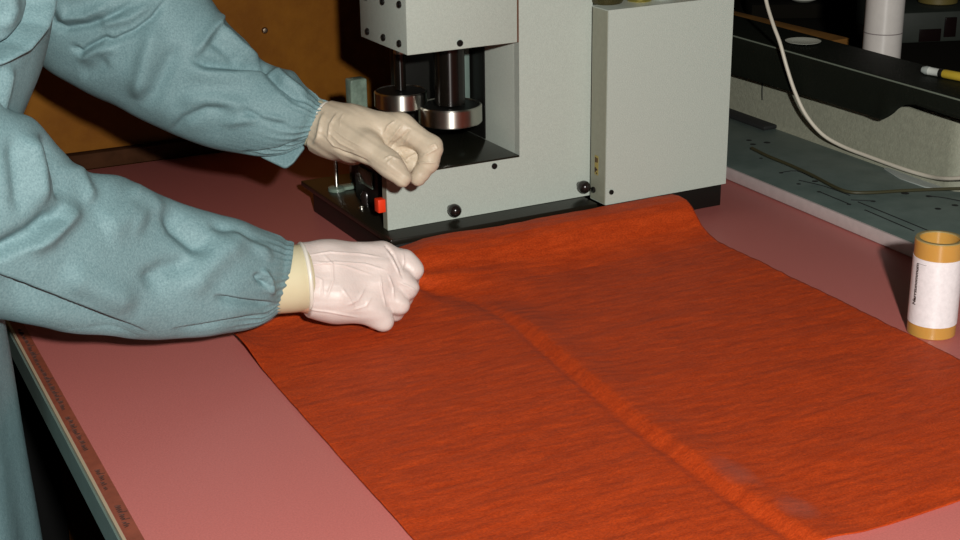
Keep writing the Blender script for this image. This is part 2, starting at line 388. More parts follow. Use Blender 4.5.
# things on the open left part of the base
pin = MB().lathe([(.0032, .030), (.0032, .0325), (.0024, .034), (.0024, .088), (0, .088)], c=(.0205, .185, 0), n=20, cap=False).build('guide_pin', M['chrome'], ma)
MB().lathe([(.0095, .030), (.0095, .0335), (.0055, .0345), (0, .0345)], c=(.0205, .185, 0), n=28, cap=False).box(.026, .075, .178, .192, .0302, .034, .001).build('clamp_plate', M['acrylic'], ma)
screw(.0165, .1085, .0302, (0, 0, 1), .0042, m='chrome')
MB().lathe([(.0065, .030), (.0065, .040), (.004, .044), (0, .044)], c=(.030, .125, 0), n=24, cap=False).build('rubber_stop', M['rubber'], ma)
ra = mloc(onplane(376.5, 199.5, MO+MY*.034, MY)); rb_ = mloc(onplane(385.5, 211, MO+MY*.034, MY))
MB().box(ra[0], min(rb_[0], .0094), .030, .040, rb_[2], ra[2], .0008).build('red_switch', M['red'], ma)
MB().box(.027, .045, .046, .075, .0305, .060, .001).build('switch_block', M['black'], ma)
MB().box(.0255, .0275, .10, .135, .052, .070, .0006).build('clear_window', M['acrylic'], ma)
MB().box(.028, .045, .09, .15, .0305, .085, .001).build('switch_housing', M['black'], ma)
# rear post
pp = mloc(onplane(356.5, 94, MO+MY*.205, MY)); ptop = mloc(onplane(356.5, 78, MO+MY*.205, MY))[2]
MB().box(pp[0]-.0098, pp[0]+.0098, .197, .213, .0302, ptop, .002, 3).build('rear_post', M['acrylic'], ma)

# ------------------------------------------------------------------ control cabinet
cb = empty('steel_cabinet', tuple(MO), YM); tag(cb, 'tall narrow grey painted steel box at the right of the press, bottles on its top', 'cabinet')
MB().prism([(.2437, -.0098), (.4000, -.0098), (.4000, .150), (.2520, .150), (.2520, .0200), (.2437, .0200)], .0300, .2350, lambda a, b, d: (a, b, d)).build('housing', M['paint'], cb)
MB().box(.2433, .2437, -.0085, .0190, .0310, .2340).build('side_shade_panel', M['paint_edge_shade'], cb)  # thin sheet over the same paint, shade of the turned-away side in its colour
MB().box(.2600, .4060, .0055, .140, 0, .0298, .001).build('foot', M['black'], cb)
screw(.2504, -.0098, .0436, (0, -1, 0), .0027, cb)
screw(.2433, .0122, .0415, (-1, 0, 0), .0034, cb)
pl = MB().box(.2429, .2433, .0045, .0110, .0590, .0800).build('marking_plate', M['film'], cb)
tx = MB()
for (y0, z0, w_, h_) in ((.0052, .0730, .0014, .0045), (.0078, .0725, .0018, .0055), (.0056, .0640, .0022, .0020), (.0085, .0620, .0016, .0050), (.0060, .0605, .0018, .0012)):
    tx.box(.2425, .2430, y0, y0+w_, z0, z0+h_)
tx.build('marking', M['ink'], pl)
# small things on the cabinet, cut by the top of the picture
def on_cab(name, m, prof, x, y, label, cat):
    p = MO + x*MX + y*MY + .2350*ZZ
    o = MB().lathe(prof, n=40, cap=False).build(name, m); o.location = tuple(p); tag(o, label, cat); return o
on_cab('glass_bottle', M['glassd'], [(0, 0), (.0165, 0), (.0185, .003), (.0185, .045), (.008, .058), (.008, .075), (0, .075)], .266, .030, 'dark glass bottle at the left end of the cabinet top', 'bottle')
on_cab('brass_fitting', M['brass'], [(0, 0), (.0125, 0), (.0135, .002), (.0135, .010), (.010, .014), (.010, .03), (0, .03)], .302, .022, 'round yellow brass fitting on the cabinet between dark bottle and white pot', 'fitting')
on_cab('white_pot', M['white'], [(0, 0), (.0100, 0), (.0110, .002), (.0112, .03), (0, .032)], .3285, .020, 'small white plastic pot on the cabinet top', 'pot')
wb = MB().box(-.018, .018, -.008, .008, 0, .02, .001).build('wooden_block', M['plank']); wb.location = tuple(MO+.358*MX+.012*MY+.2351*ZZ); wb.rotation_euler = (0, 0, YM)
tag(wb, 'small brown wooden block on the cabinet, right of the white pot', 'block')

# ------------------------------------------------------------------ tape tube
tp = at(930, 327, 1); T0 = np.array([.3945, 1.1991, 0.0]); rt = .0206; ht = .0870
az = math.atan2(-T0[1], -T0[0])
tr = empty('tape_roll', tuple(T0), az); tag(tr, 'upright amber hollow tube with a white paper label, on the pink table', 'tube')
ri = rt*.80
MB().lathe([(ri, .0), (rt-.0008, 0), (rt, .0008), (rt, ht-.001), (rt-.001, ht), (ri+.001, ht), (ri, ht-.001), (ri, .0)], n=96, cap=False).build('core', M['amber'], tr)
MB().lathe([(rt-.0004, ht-.0006), (rt-.0006, ht+.0003), (ri+.0004, ht+.0003), (ri+.0002, ht-.0006)], n=96, cap=False).build('rim', M['lip'], tr)
MB().lathe([(rt, .0115), (rt+.0004, .0115), (rt+.0004, .0715), (rt, .0715)], n=128, cap=False).build('paper_label', M['paper'], tr)
pl_o = tr.children[-1]
cu = bpy.data.curves.new('t', 'FONT'); cu.body = 'Narrzunommum'; cu.size = .0056; cu.extrude = .00006; cu.offset = .00020; cu.align_x = 'LEFT'
cuo = bpy.data.objects.new('t', cu); COL.objects.link(cuo); bpy.context.view_layer.update()
dg = bpy.context.evaluated_depsgraph_get(); tm = bpy.data.meshes.new_from_object(cuo.evaluated_get(dg)); COL.objects.unlink(cuo); bpy.data.objects.remove(cuo)
xs = [v.co.x for v in tm.vertices]; W_ = max(xs)-min(xs)
for v in tm.vertices:                       # wrap the line of print on the label, reading upwards
    a, h, e = v.co.y, (v.co.x-min(xs))/W_*.0380, v.co.z
    th = -.80 - a*.9/rt
    rr = rt+.00055+e
    v.co = (rr*math.cos(th), rr*math.sin(th), .0292+h)
link('printed_word', tm, M['ink'], pl_o)
lnb = MB(); lnb.tube([((rt+.0005)*math.cos(t), (rt+.0005)*math.sin(t), .0672) for t in (-.80, -.72, -.62, -.52, -.42)], .00013, n=5); lnb.build('printed_line', M['ink'], pl_o)

# ------------------------------------------------------------------ apparatus on the right (local frame = table frame)
ap = empty('milling_base', (0, 0, 0), YT); tag(ap, 'low blue-grey metal base plate with holes, carrying a beige cast housing, right of the press', 'machine')
def a3(x, y, z): return tloc(onz(x, y, z))
bp_ = MB().box(1.0035, 1.262, .70, 1.76, .001, .0150, .0006).build('base_plate', M['plate'], ap)
MB().box(1.0005, 1.0045, .70, 1.76, .0008, .0146, .0006).build('plate_edge', M['plate_edge'], ap)
for (x, y, r) in ((749, 140, .0042), (753, 144, .0045), (767, 142.3, .0050), (761, 158, .0028), (781, 172.6, .0030), (815, 181, .0042), (798.6, 183.7, .0030), (819, 191.6, .0030), (849, 204, .0030), (873, 201, .0034), (905, 193, .0052), (929, 196, .0042), (938, 208.5, .0040), (955, 205, .0042), (865, 210, .0012)):
    p = a3(x, y, .0153)
    MB().lathe([(r*.86, .0150), (r*.86, .0151), (r*.7, .0153), (0, .0153)], c=(p[0], p[1], 0), n=20, cap=False).build('screw_hole', M['hole'], bp_)
for pts in ([(781, 172.6), (797, 171), (813, 178)], [(799, 180.3), (825, 186.5), (850, 195.5)], [(819, 191.6), (849, 204)], [(851, 200), (873, 201)], [(858, 202), (895, 217), (929, 231)], [(865, 210), (914, 231)], [(929, 196), (945, 198), (965, 202)]):
    MB().tube([tuple(a3(x, y, .0152)) for x, y in pts], .0007, n=6, sub=3).build('groove', M['hole'], bp_)
# cast housing with rounded corner
hs = MB()
def rrect(u0, u1, v0, v1, r, n=8):
    out = []
    for (cx, cy, a0) in ((u1-r, v1-r, 0), (u0+r, v1-r, 90), (u0+r, v0+r, 180), (u1-r, v0+r, 270)):
        for k in range(n+1):
            a = R(a0+90*k/n); out.append((cx+r*math.cos(a), cy+r*math.sin(a)))
    return out
bmh = bmesh.new(); rings = []
for (z, off, r) in ((.0150, -.004, .024), (.0175, -.0015, .023), (.022, 0, .022), (.084, .0015, .022), (.090, .004, .020), (.093, .009, .018)):
    rings.append([bmh.verts.new((a, b, z)) for a, b in rrect(1.1627+off, 1.250-off, 1.166+off, 1.74-off, r)])
for a, b in zip(rings[:-1], rings[1:]):
    for i in range(len(a)): bmh.faces.new((a[i], a[(i+1) % len(a)], b[(i+1) % len(a)], b[i]))
bmh.faces.new(rings[-1]); bmesh.ops.recalc_face_normals(bmh, faces=bmh.faces[:])
hs._add(bmh); hs.build('cast_housing', M['cast'], ap)
fl = MB(); fp_ = [tuple(a3(x, y, .0153))[:2] for x, y in ((884, 169), (900, 179), (925, 187.5), (948, 190.5), (964, 189), (964, 183), (945, 176), (915, 170), (895, 166))]
fl.prism(fp_, .0151, .0162, lambda a, b, d: (a, b, d)); fl.build('flange', M['flange'], ap)
MB().box(1.1385, 1.1600, 1.487, 1.70, .0152, .0210, .002).build('slotted_bar', M['hole'], ap)
cr_ = MB().tube([(1.1622, 1.5250, .085), (1.1620, 1.5255, .060), (1.1622, 1.5245, .045)], .0007, n=6); cr_.build('crack', M['hole'], ap)
# black cover over the housing
cv = MB()
vs = [1.02, 1.10, 1.16, 1.20, 1.225, 1.240, 1.252, 1.262, 1.272, 1.285, 1.30, 1.36, 1.45, 1.56, 1.70]
zb = [.1020, .1020, .1028, .1035, .1045, .1010, .0930, .0830, .0770, .0755, .0765, .0760, .0748, .0730, .0725]
N_ = 60; vv = np.linspace(1.02, 1.74, 160)
bmh = bmesh.new(); rings = []
for v in vv:
    zl = float(np.interp(v, vs, zb)); wob = .0006*noise.noise(Vector((v*20, 0, 0)))
    curl = math.exp(-((v-1.270)/.012)**2)*.004
    row = [(1.235, .1225), (1.21, .1236), (1.150, .1239), (1.1450, .1235), (1.1432, .1215), (1.1428+wob, .110), (1.1424-wob-curl*.3, (.110+zl)/2), (1.1420-curl, zl+.003), (1.1435-curl*.5, zl), (1.1470, zl+.002), (1.1480, .105), (1.1500, .1185), (1.235, .1185)]
    rings.append([bmh.verts.new((a, v, b)) for a, b in row])
for a, b in zip(rings[:-1], rings[1:]):
    for i in range(len(a)): bmh.faces.new((a[i], a[(i+1) % len(a)], b[(i+1) % len(a)], b[i]))
bmh.faces.new(rings[0]); bmh.faces.new(rings[-1][::-1]); bmesh.ops.recalc_face_normals(bmh, faces=bmh.faces[:])
cv._add(bmh); cvo = cv.build('dust_cover', M['cover'], ap, 60)
MB().tube([(1.1434, v, .1233) for v in (1.02, 1.74)], .0010, n=8, sub=1).build('cover_piping', M['cover_line'], cvo)
MB().box(1.17, 1.23, 1.20, 1.70, .0925, .1188, .001).build('cover_support', M['black'], ap)

# cable and wire
UW = TX*1.128
cp = [onplane(757, -70, TX*1.06, TX), onplane(762, -30, TX*1.09, TX), onplane(766, 0, TX*1.10, TX), onplane(773, 24, TX*1.115, TX), onplane(780, 43, TX*1.125, TX), onplane(787, 68, TX*1.130, TX), onplane(795, 92, TX*1.133, TX),
      onplane(806, 115, TX*1.138, TX), onplane(822, 134, TX*1.146, TX), onplane(842, 146, TX*1.153, TX), onplane(870, 157, TX*1.157, TX), onplane(905, 169.5, TX*1.157, TX), onplane(930, 176.5, TX*1.157, TX), onplane(948, 178.5, TX*1.150, TX), onplane(975, 177, TX*1.150, TX), onplane(1010, 176, TX*1.16, TX)]
c_o = MB().tube([tuple(p) for p in cp], .0023, n=14, sub=8).build('white_cable', M['cable']); tag(c_o, 'white round cable hanging in front of the black cover and along the beige housing', 'cable')
wp = [a3(x, y, .0190) for x, y in ((752, 148), (768, 156), (790, 165), (812, 175), (835, 187), (850, 192), (872, 192.5), (900, 190.8), (930, 189.5), (962, 188.5), (1000, 188))]
w_o = MB().tube([tuple(tw(*p)) for p in wp], .0018, n=10, sub=6).build('dark_wire', M['wire']); tag(w_o, 'thin dark olive wire lying bent on the blue-grey plate', 'wire')

# ------------------------------------------------------------------ dim background on the right
pc = at(881, 58, 1.95)
pb = empty('plastic_pipe', (pc[0], pc[1], -.90)); tag(pb, 'white upright plastic pipe rising behind the black cover', 'pipe')
prd = 18.8/FOC*1.95
MB().lathe([(prd, .001), (prd, 1.55), (prd-.003, 1.55), (prd-.003, .05), (0, .05)], n=64, cap=False).build('pipe_body', M['pvc'], pb)
zr = at(882, 33, 1.95)[2]+.904
MB().lathe([(prd, zr-.0007), (prd+.0003, zr-.0006), (prd+.0003, zr+.0006), (prd, zr+.0007)], n=64, cap=False).build('joint_line', M['pvc_line'], pb)
rb = empty('rear_bench', (0, 0, 0), YT); tag(rb, 'dark bench in the dim background beyond the worktable', 'bench')
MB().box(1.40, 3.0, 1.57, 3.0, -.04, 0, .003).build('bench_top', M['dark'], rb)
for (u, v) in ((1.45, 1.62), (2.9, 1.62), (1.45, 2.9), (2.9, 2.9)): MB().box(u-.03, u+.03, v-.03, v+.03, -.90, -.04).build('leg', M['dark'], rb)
def bench_box(name, x0, x1, ytop, D, m, dep=.2):
    """a box standing on the rear bench, front face across x0..x1 and up to ytop"""
    a = at(x0, ytop, D); b = at(x1, ytop, D); z = a[2]; c = (a+b)/2
    o = empty(name, (c[0], c[1], .0)); w = abs(b[0]-a[0])
    return o, w, z, dep
# instrument with display
D_ = 2.45; a = at(903, 13, D_); b = at(1010, 22, D_); w = b[0]-a[0]
ib = empty('instrument_box', (a[0], a[1], 0), R(8)); tag(ib, 'dim grey-green instrument box with a small dark display, behind the pipe', 'instrument')
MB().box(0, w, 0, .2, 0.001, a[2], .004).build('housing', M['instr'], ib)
q = at(922, 31, D_); q2 = at(945, 44, D_)
MB().box(q[0]-a[0], q2[0]-a[0], -.003, 0, q2[2], q[2], .0005).build('display', M['window'], ib)
q = at(948, 22, D_); MB().box(q[0]-a[0], q[0]-a[0]+.02, -.004, 0, 0.01, a[2]-.01, .0005).build('side_post', M['window'], ib)
q = at(944, 12, 2.50); o = MB().lathe([(0, 0), (.030, 0), (.033, .002), (.033, .010), (.029, .013), (0, .013)], n=40, cap=False).build('yellow_roll', M['yellow_dim']); o.location = (q[0], q[1]+.04, a[2]+.0005); tag(o, 'dim olive-yellow roll lying on the instrument box', 'roll')
# brown plank: laid on two dark blocks on the bench
p1 = at(850, 38, 2.15); p0 = p1 + TY*1.2 - TX*.0
pk = MB().box(-.045, 0, 0, 1.0, 0, .018, .001).build('wooden_plank', M['plank']); pk.location = (p1[0], p1[1], p1[2]-.018); pk.rotation_euler = (0, 0, YT+R(3)); tag(pk, 'brown wooden plank in the dim background left of the white pipe', 'plank')
p1t = tloc(p1); 
kb = MB().box(-.07, -.004, 0.02, .9, .0005-0, p1[2]-.0185, .002).build('dark_crate', M['dark']); kb.location = (p1[0], p1[1], 0); kb.rotation_euler = (0, 0, YT+R(3)); tag(kb, 'dark crate under the brown plank in the dim background', 'crate')
# pale dish on the cover
pd = onz(803, 42.5, .1245); o = MB().lathe([(0, 0), (.014, 0), (.022, .002), (.0225, .0026), (.021, .0026), (.014, .0012), (0, .001)], n=48, cap=False).build('pale_dish', M['dishp']); o.location = tuple(pd+np.array([0, 0, -.0002])); tag(o, 'flat pale oval dish on top of the black cover', 'dish')
# pale curved thing at the top
q = at(803, -3, 2.05); o = MB().lathe([(0, 0), (.018, 0), (.026, .005), (.028, .014), (.026, .02), (0, .02)], n=40, cap=False).build('pale_bowl', M['dishp']); o.location = (q[0], q[1], p1[2]+.0002) ; 
qq = at(803, 1, 2.72); o.location = (qq[0], qq[1], qq[2]); sh = MB().box(-.10, .06, -.035, .05, 0, qq[2]-.0004, .002).build('dark_box', M['dark']); sh.location = (qq[0], qq[1], .0005); tag(sh, 'dark box carrying the pale bowl in the dim background', 'box'); tag(o, 'pale shallow bowl at the top edge, on the dark box', 'bowl')
# torch / tool on the cover
tq = onz(922, 69.5, .1290); tq2 = onz(972, 79, .1290); ddx = tq2-tq; ln = np.linalg.norm(ddx); ddx /= ln
tl = empty('marker_tool', (tq[0], tq[1], tq[2]), math.atan2(ddx[1], ddx[0])); tag(tl, 'pen-like tool with white tip and yellow handle lying on the black cover', 'tool')
MB().lathe([(0, 0), (.0035, .001), (.005, .006), (.0048, .010)], axis=(1, 0, 0), n=24, cap=False).build('tip', M['flange'], tl)
MB().lathe([(.0048, .010), (.0045, .011), (.0045, .023), (.0048, .024)], axis=(1, 0, 0), n=24).build('barrel', M['white'], tl)
MB().lathe([(.0050, .024), (.0054, .025), (.0054, .028), (.0050, .029)], axis=(1, 0, 0), n=24).build('collar', M['black'], tl)
MB().lathe([(.0046, .029), (.0050, .031), (.0050, .062), (.003, .066), (0, .066)], axis=(1, 0, 0), n=24).build('handle', M['yellow'], tl)

# ------------------------------------------------------------------ implicit surfaces for hands and body
def cone_d(P, a, b, ra, rb):
    a = np.array(a, np.float32); b = np.array(b, np.float32); ba = b-a
    pa = P-a; t = np.clip((pa@ba)/max(1e-9, float(ba@ba)), 0, 1)
    return np.linalg.norm(pa - t[..., None]*ba, axis=-1) - (ra+(rb-ra)*t)
def smin(a, b, k):
    h = np.clip(.5+.5*(b-a)/k, 0, 1); return b*(1-h)+a*h - k*h*(1-h)
def surface_nets(fn, lo, hi, h):
    lo = np.array(lo); n = np.ceil((np.array(hi)-lo)/h).astype(int)+1
    ax = [lo[i]+h*np.arange(n[i]) for i in range(3)]
    f = np.empty(n, np.float32)
    Yg, Zg = np.meshgrid(ax[1], ax[2], indexing='ij')
    for i in range(0, n[0], 8):
        xs_ = ax[0][i:i+8]; P = np.empty((len(xs_), n[1], n[2], 3), np.float32)
        P[..., 0] = xs_[:, None, None]; P[..., 1] = Yg; P[..., 2] = Zg; f[i:i+8] = fn(P)
    s = f < 0
    c = np.zeros(n-1, int)
    for dx in (0, 1):
        for dy in (0, 1):
            for dz in (0, 1): c += s[dx:n[0]-1+dx, dy:n[1]-1+dy, dz:n[2]-1+dz]
    act = (c > 0) & (c < 8); idx = -np.ones(n-1, int); ids = np.argwhere(act); idx[act] = np.arange(len(ids))
    acc = np.zeros((len(ids), 3)); cnt = np.zeros(len(ids))
    cor = [(0, 0, 0), (1, 0, 0), (0, 1, 0), (1, 1, 0), (0, 0, 1), (1, 0, 1), (0, 1, 1), (1, 1, 1)]
    for i in range(8):
        for j in range(i+1, 8):
            A, B = np.array(cor[i]), np.array(cor[j])
            if np.abs(A-B).sum() != 1: continue
            fa = f[tuple((ids+A).T)]; fb = f[tuple((ids+B).T)]; m = (fa < 0) != (fb < 0)
            t = np.where(m, fa/np.where(m, fa-fb, 1), 0)
            acc[m] += (ids+A+(B-A)*t[:, None])[m]; cnt[m] += 1
    V = lo + h*acc/cnt[:, None]
    F = []
    for a in range(3):
        b, d = (a+1) % 3, (a+2) % 3
        sl0 = [slice(1, n[k]-1) for k in range(3)]; sl1 = list(sl0); sl0[a] = slice(0, n[a]-1); sl1[a] = slice(1, n[a])
        s0, s1 = s[tuple(sl0)], s[tuple(sl1)]
        e = np.argwhere(s0 != s1); off = np.array([1, 1, 1]); off[a] = 0
        base = e+off; flip = s1[tuple(e.T)]
        eb = np.zeros(3, int); eb[b] = 1; ed = np.zeros(3, int); ed[d] = 1
        q = [idx[tuple((base-x).T)] for x in (0*eb, eb, eb+ed, ed)]
        Q = np.stack(q, 1); Q[flip] = Q[flip][:, ::-1]; F.append(Q)
    F = np.concatenate(F); F = F[(F >= 0).all(1)]
    return V, F
def fix_normals(o):
    bm = bmesh.new(); bm.from_mesh(o.data); bmesh.ops.recalc_face_normals(bm, faces=bm.faces[:]); bm.to_mesh(o.data); bm.free()
def vnormals(V, F):
    n = np.zeros_like(V); a, b, c, d = (V[F[:, i]] for i in range(4)); fn = np.cross(c-a, d-b)
    for i in range(4): np.add.at(n, F[:, i], fn)
    return n/np.maximum(1e-12, np.linalg.norm(n, axis=1))[:, None]
def relax(V, F, it=1):
    for _ in range(it):
        s = np.zeros_like(V); k = np.zeros(len(V))
        for i in range(4):
            a, b = F[:, i], F[:, (i+1) % 4]; np.add.at(s, a, V[b]); np.add.at(k, a, 1)
        V = .5*V+.5*s/np.maximum(k, 1)[:, None]
    return V
def vproj(V):
    d = V-CAM; z = d@cF; return np.stack([480+FOC*(d@cR)/z, 270-FOC*(d@cU)/z], 1)
def seg_dist(px, pts):
    """signed distance and arc fraction to a polyline drawn on the surface"""
    best = np.full(len(px), 1e9); sg = np.zeros(len(px)); fr = np.zeros(len(px))
    L = [0]
    for a, b in zip(pts[:-1], pts[1:]): L.append(L[-1]+math.hypot(b[0]-a[0], b[1]-a[1]))
    for i, (a, b) in enumerate(zip(pts[:-1], pts[1:])):
        a = np.array(a, float); b = np.array(b, float); ba = b-a
        t = np.clip(((px-a)@ba)/(ba@ba), 0, 1); r = px-a-t[:, None]*ba; d = np.hypot(r[:, 0], r[:, 1])
        cr = ba[0]*r[:, 1]-ba[1]*r[:, 0]; m = d < best
        best[m] = d[m]; sg[m] = np.sign(cr)[m]; fr[m] = ((L[i]+t*(L[i+1]-L[i]))/L[-1])[m]
    return best, sg, fr
def tap(x): x = np.clip(x, 0, 1); return x*x*(3-2*x)
def folds(V, F, lst, sgn=1):
    """push the surface in and out along fold lines: (points, height, width on the one side, width on the other)"""
    nrm = vnormals(V, F)*sgn; px = vproj(V); vd = V-CAM; vd /= np.linalg.norm(vd, axis=1)[:, None]
    fac = np.clip(-(nrm*vd).sum(1)*3+.1, 0, 1); disp = np.zeros(len(V))
    for pts, A, w0, w1 in lst:
        d, s, fr = seg_dist(px, pts); w = np.where(s < 0, w0, w1)
        disp += 1.45*A*np.exp(-(d/w)**2)*tap(np.minimum(fr, 1-fr)*3.6+.06)
    return V + nrm*(disp*fac)[:, None]

# joints: (x, y, distance, radius), x and y in the picture's frame, turned into points in the room
def J(x, y, D, r): return (at(x, y, D), r)
def hand_fn(palm, fingers, grow, k=.012, kf=.006, kr=.010):
    def fn(P):
        d = None
        for (a, ra), (b, rb) in palm:
            e = cone_d(P, a, b, ra+grow, rb+grow); d = e if d is None else smin(d, e, k)
        out = d
        for ch in fingers:
            f_ = None
            for (a, ra), (b, rb) in zip(ch[:-1], ch[1:]):
                e = cone_d(P, a, b, ra+grow, rb+grow); f_ = e if f_ is None else smin(f_, e, kf)
            out = smin(out, smin(d, f_, kr), .0025)
        return out
    return fn
# --- right hand: a fist with knuckles up, closed on the cloth
RW = J(286, 279, 1.272, .0255)
rh_palm = [(J(270, 281, 1.262, .026), J(292, 279, 1.272, .0255)), (J(292, 270, 1.275, .022), J(330, 268, 1.285, .022)), (J(296, 290, 1.272, .020), J(335, 294, 1.280, .023)),
           (J(325, 262, 1.285, .0165), J(381, 257, 1.302, .0120)), (J(325, 272, 1.282, .0165), J(381, 270, 1.295, .0125)), (J(325, 285, 1.280, .0165), J(376, 286, 1.290, .0125)), (J(325, 297, 1.278, .0165), J(366, 303, 1.285, .0120)),
           (J(338, 300, 1.283, .0165), J(368, 308, 1.290, .0130)), (J(340, 270, 1.31, .014), J(385, 270, 1.325, .012)), (J(340, 292, 1.30, .014), J(372, 298, 1.31, .012))]
rh_f = [[J(381, 257, 1.302, .0115), J(404, 262, 1.308, .0098), J(412, 270, 1.308, .0090), J(407.5, 281, 1.322, .0088), J(394, 284, 1.345, .0080)],
        [J(382, 271, 1.295, .0115), J(401, 280, 1.299, .0094), J(408, 288, 1.300, .0084), J(402, 298, 1.314, .0082), J(388, 296, 1.338, .0078)],
        [J(376, 287, 1.290, .0110), J(394, 298, 1.295, .0088), J(399.5, 304.5, 1.296, .0080), J(394, 311, 1.308, .0078), J(380, 309, 1.332, .0074)],
        [J(366, 303, 1.285, .0110), J(377, 314, 1.288, .0092), J(383, 321, 1.290, .0082), J(375, 319, 1.308, .0078), J(368, 310, 1.322, .0072)],
        [J(325, 262, 1.305, .0150), J(358, 258, 1.325, .0125), J(388, 268, 1.342, .0108), J(404, 277, 1.352, .0090)]]
# --- left hand: thumb and forefinger pinched together
LW = J(320, 126, 1.42, .0215)
lh_palm = [(J(298, 117, 1.425, .0225), J(322, 127, 1.42, .0215)), (J(322, 124, 1.42, .019), J(352, 130, 1.412, .021)), (J(326, 132, 1.42, .017), J(352, 140, 1.405, .0205)),
           (J(386, 146, 1.412, .0125), J(404, 152, 1.412, .0100)), (J(345, 126, 1.41, .0165), J(394, 128, 1.402, .0125)), (J(345, 130, 1.43, .0165), J(396, 130, 1.425, .0120)), (J(345, 136, 1.445, .016), J(390, 135, 1.445, .0120)), (J(340, 142, 1.455, .015), J(380, 141, 1.460, .0115)),
           (J(330, 138, 1.415, .015), J(352, 150, 1.44, .013))]
lh_f = [[J(394, 128, 1.402, .0125), J(402, 127.5, 1.398, .0120), J(431, 147.5, 1.392, .0104), J(429, 162, 1.394, .0088), J(418, 178, 1.396, .0078)],
        [J(396, 130, 1.420, .0115), J(422, 147, 1.412, .0105), J(415, 162, 1.408, .0094), J(403, 165, 1.402, .0084)],
        [J(390, 135, 1.445, .0110), J(410, 147, 1.444, .0096), J(405, 161, 1.440, .0082), J(396, 160, 1.430, .0076)],
        [J(380, 141, 1.455, .0105), J(400, 150, 1.450, .0088), J(396, 160, 1.445, .0078), J(388, 159, 1.438, .0070)],
        [J(332, 134, 1.402, .0165), J(366, 147, 1.386, .0140), J(386, 161.5, 1.378, .0112), J(392, 167, 1.376, .0108), J(402, 177.5, 1.376, .0092)]]
def clip_d(P, c, n):     # keep the side n points to
    return -((P-np.array(c, np.float32))@np.array(n, np.float32))

# ------------------------------------------------------------------ the person
pe_loc = tw(.0, 1.22, -.90)
sh_r = at(-135, -92, 1.00); sh_l = at(-42, -165, 1.315)
el_r = at(4, 226, 1.11); el_l = at(114, 14, 1.415)
wr_r = at(284, 279, 1.272); wr_l = at(312, 122, 1.42)
hip_r = tw(.005, 1.135, .02); hip_l = tw(.005, 1.305, .02)
kn_r = tw(.01, 1.11, -.42); kn_l = tw(.01, 1.34, -.42)
an_r = tw(-.03, 1.10, -.82); an_l = tw(-.03, 1.36, -.82)
pelvis = tw(.012, 1.22, .05); waist = tw(.028, 1.225, .17); chest = tw(.068, 1.23, .32); neck = tw(.12, 1.235, .44); head = tw(.185, 1.24, .565)
cones = [(hip_r, kn_r, .082, .055), (hip_l, kn_l, .082, .055), (kn_r, an_r, .052, .036), (kn_l, an_l, .052, .036),
         (an_r, an_r+TX*.15-ZZ*.045, .036, .028), (an_l, an_l+TX*.15-ZZ*.045, .036, .028), (an_r, an_r-TX*.03-ZZ*.04, .036, .032), (an_l, an_l-TX*.03-ZZ*.04, .036, .032),
         (pelvis-TY*.06, pelvis+TY*.06, .085, .085), (waist-TY*.045, waist+TY*.045, .080, .080), (pelvis, waist, .085, .080),
         (chest-TY*.06, chest+TY*.06, .085, .085), (waist, chest, .085, .090), (chest+ZZ*.05-TY*.08, chest+ZZ*.05+TY*.08, .06, .06), (chest+ZZ*.08+TX*.02, neck, .060, .050), (neck, head-TX*.02, .050, .05),
         (sh_r, el_r, .028, .026), (sh_l, el_l, .036, .030), (el_r, wr_r, .030, .0205), (el_l, wr_l, .029, .0175)]
hf = TX*math.cos(R(50))-ZZ*math.sin(R(50)); hu = TX*math.sin(R(50))+ZZ*math.cos(R(50))      # the face looks down at the table
head_c = [(head-hf*.015+hu*.02, head+hf*.012+hu*.02, .082, .080), (head+hf*.03-hu*.045, head+hf*.045-hu*.055, .052, .040),
          (head+hf*.085+hu*.015, head+hf*.100-hu*.018, .008, .013), (head-TY*.078, head-TY*.080+hu*.02, .013, .016), (head+TY*.078, head+TY*.080+hu*.02, .013, .016),
          (head+hf*.078-hu*.045-TY*.018, head+hf*.078-hu*.045+TY*.018, .008, .008)]
rhand = hand_fn(rh_palm, rh_f, -.003, k=.006); lhand = hand_fn(lh_palm, lh_f, -.0025)
def body_fn(P):
    d = None
    for a, b, ra, rb in cones:
        e = cone_d(P, a, b, ra, rb); d = e if d is None else smin(d, e, .03)
    for a, b, ra, rb in head_c:
        e = cone_d(P, a, b, ra, rb); d = smin(d, e, .02)
    for e in (head+hf*.082+hu*.022-TY*.030, head+hf*.082+hu*.022+TY*.030):        # eye sockets
        d = np.maximum(d, -(np.linalg.norm(P-np.array(e, np.float32), axis=-1)-.013))
    d = smin(d, rhand(P), .012); d = smin(d, lhand(P), .012)
    return d
V, F = surface_nets(body_fn, (-.80, .80, -.905), (.02, 1.60, .74), .0062)
V = relax(V, F, 1)
person = np_mesh('person', V, F, M['skin']); fix_normals(person)
tag(person, 'person in a teal smock and pale rubber gloves, leaning over the table with arms stretched', 'person')
for e in (head+hf*.073+hu*.022-TY*.030, head+hf*.073+hu*.022+TY*.030):
    MB().lathe([(0, -.0125)]+[(.0125*math.sin(R(a)), -.0125*math.cos(R(a))) for a in range(15, 180, 15)]+[(0, .0125)], c=tuple(e), n=24, cap=False).build('eye', M['eye'], person)
def hair_fn(P):
    a = cone_d(P, head-hf*.022+hu*.025, head+hf*.008+hu*.03, .094, .088)
    return np.maximum(a, (P-np.array(head+hf*.045+hu*.01, np.float32))@np.array(hf*.8-hu*.6, np.float32))
V, F = surface_nets(hair_fn, head-.16, head+.16, .006); ho = np_mesh('hair', V, F, M['hair'], person); fix_normals(ho)

